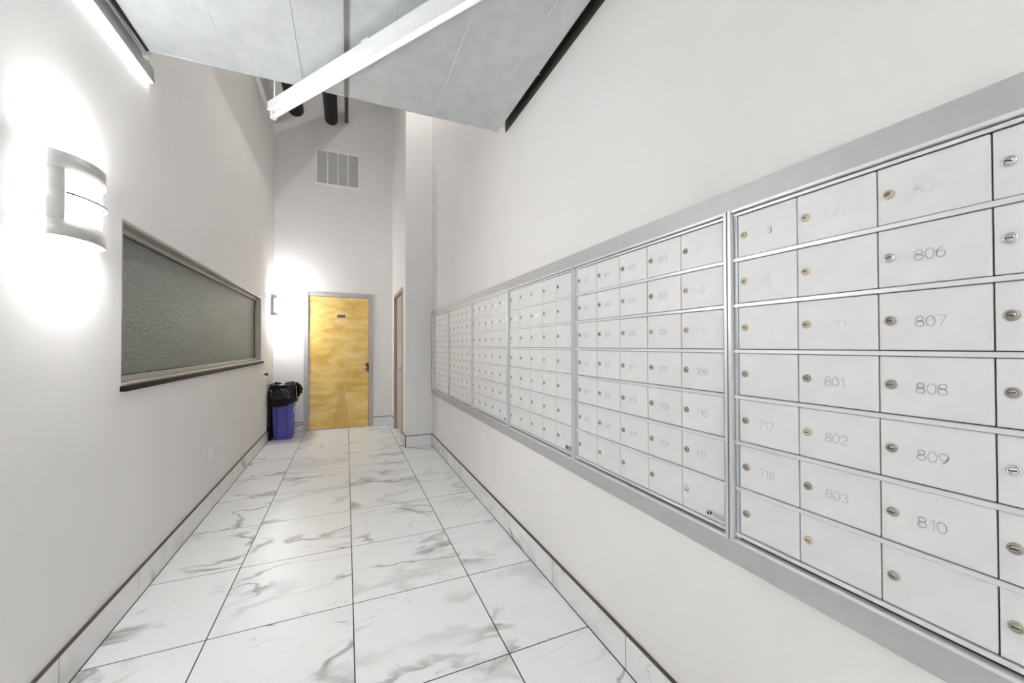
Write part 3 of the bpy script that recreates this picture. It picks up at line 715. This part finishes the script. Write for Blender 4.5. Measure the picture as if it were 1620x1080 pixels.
bm = bmesh.new(); rnd = random.Random(3); N_ = 72; prev = None
prof = [(-0.02, 0.158, 0.214), (0.03, 0.168, 0.226), (0.09, 0.172, 0.230), (0.15, 0.170, 0.228), (0.21, 0.163, 0.220), (0.262, 0.156, 0.212), (0.283, 0.148, 0.204), (0.276, 0.136, 0.190), (0.22, 0.126, 0.180), (0.0, 0.112, 0.165), (-0.25, 0.105, 0.155)]
ph = [rnd.uniform(0, 6.28) for _ in range(8)]
for i, (z, hx, hy) in enumerate(prof):
    ring = []
    for k in range(N_):
        t = 2*PI*k/N_; cx, cy = math.cos(t), math.sin(t)
        sx = hx*abs(cx)**0.35*(1 if cx > 0 else -1); sy = hy*abs(cy)**0.35*(1 if cy > 0 else -1)
        wv = 0.007*math.sin(5*t+ph[0]+i*0.9)+0.007*math.sin(9*t+ph[1]-i*1.6)+0.006*math.sin(17*t+ph[2]+i*2.1)+rnd.uniform(-.007, .007)
        if i > 6: wv *= 0.4
        zz = z+(0.012*math.sin(3*t+ph[3])+0.01*math.sin(7*t+ph[4]) if i < 1 else 0.006*math.sin(6*t+ph[5]+i))
        if i == 0: zz += 0.028*cx+0.01
        x_, y_ = sx*(1+wv/0.15), sy*(1+wv/0.2)
        if i < 6:                                   # stay outside the rim of the bin
            q_ = max(abs(x_)/0.151, abs(y_)/0.208)
            if q_ < 1: x_ /= q_; y_ /= q_
        ring.append(bm.verts.new((max(x_, -0.176), y_, zz)))
    if prev:
        for k in range(N_): bm.faces.new((prev[k], prev[(k+1) % N_], ring[(k+1) % N_], ring[k])).smooth = (rnd.random() < 0.6)
    prev = ring
bm.faces.new(prev)
lin = obj('liner', bm, mBag, bn, (0, 0, 0.5)); lin['label'] = 'shiny crumpled black trash bag'
# rippled black sheet between bin and wall
bm = bmesh.new(); prev = None
for i in range(9):
    z = 0.05-0.545*i/8; ring = []
    for k in range(14):
        y = -0.21+0.40*k/13; ring.append((bm.verts.new((-0.158+0.012*math.sin(k*1.7+i*.8), y*(1-0.01*i), z)), bm.verts.new((-0.136+0.026*i/8*0+0.008*math.sin(k*1.7+i*.8), y*(1-0.01*i), z))))
    if prev:
        for k in range(13):
            for s in (0, 1): bm.faces.new((prev[k][s], prev[k+1][s], ring[k+1][s], ring[k][s])).smooth = True
        for k in (0, 13): bm.faces.new((prev[k][0], prev[k][1], ring[k][1], ring[k][0]))
    prev = ring
obj('side_sheet', bm, mBag, lin)
# folded loop on the door side
bm = bmesh.new(); pts = []
for k in range(15):
    t = k/14; pts.append((0.160+0.045*math.sin(PI*t)**0.7, -0.06+0.03*math.sin(PI*t), 0.285-0.21*t))
sweep(bm, pts, [0.014+0.030*math.sin(PI*k/14)*(0.8+0.2*math.sin(k*2.2)) for k in range(15)], 10)
obj('folded_flap', bm, mBag, lin)
bm = bmesh.new(); sweep(bm, [(0.18, -0.235+0.02*k/8, 0.26-0.17*k/8) for k in range(9)], 0.006, 6)
obj('hem', bm, mBagEdge, lin)

# ---------------------------------------------------------------- small wall fittings
ot = empty('outlet_cover', (XL, 3.815, 0.452)); tag(ot, 'small blank white cover plate low on the left wall', 'cover plate')
obj('plate', boxes((0.0003, 0.006, -0.056, 0.056, -0.047, 0.047), bev=0.0015), mPlastic, ot)
for y in (-0.032, 0.032):
    bm = bmesh.new(); cyl(bm, (0.006, y, 0), (1, 0, 0), 0.003, 0.001, 8); obj('screw', bm, mPlastic, ot)
ds = empty('door_stop', (XL, 5.96, 0.945)); tag(ds, 'small black rubber bumper on the left wall below the window end', 'door stop')
bm = bmesh.new(); lathe(bm, (0.0003, 0, 0), (1, 0, 0), [(0.032, 0), (0.032, 0.004), (0.026, 0.010)], 18); obj('base', bm, mPlastic, ds)
bm = bmesh.new(); lathe(bm, (0.010, 0, 0), (1, 0, 0), [(0.012, 0), (0.012, 0.022), (0.022, 0.024), (0.022, 0.042), (0.012, 0.048)], 16); obj('bumper', bm, mBlack, ds)
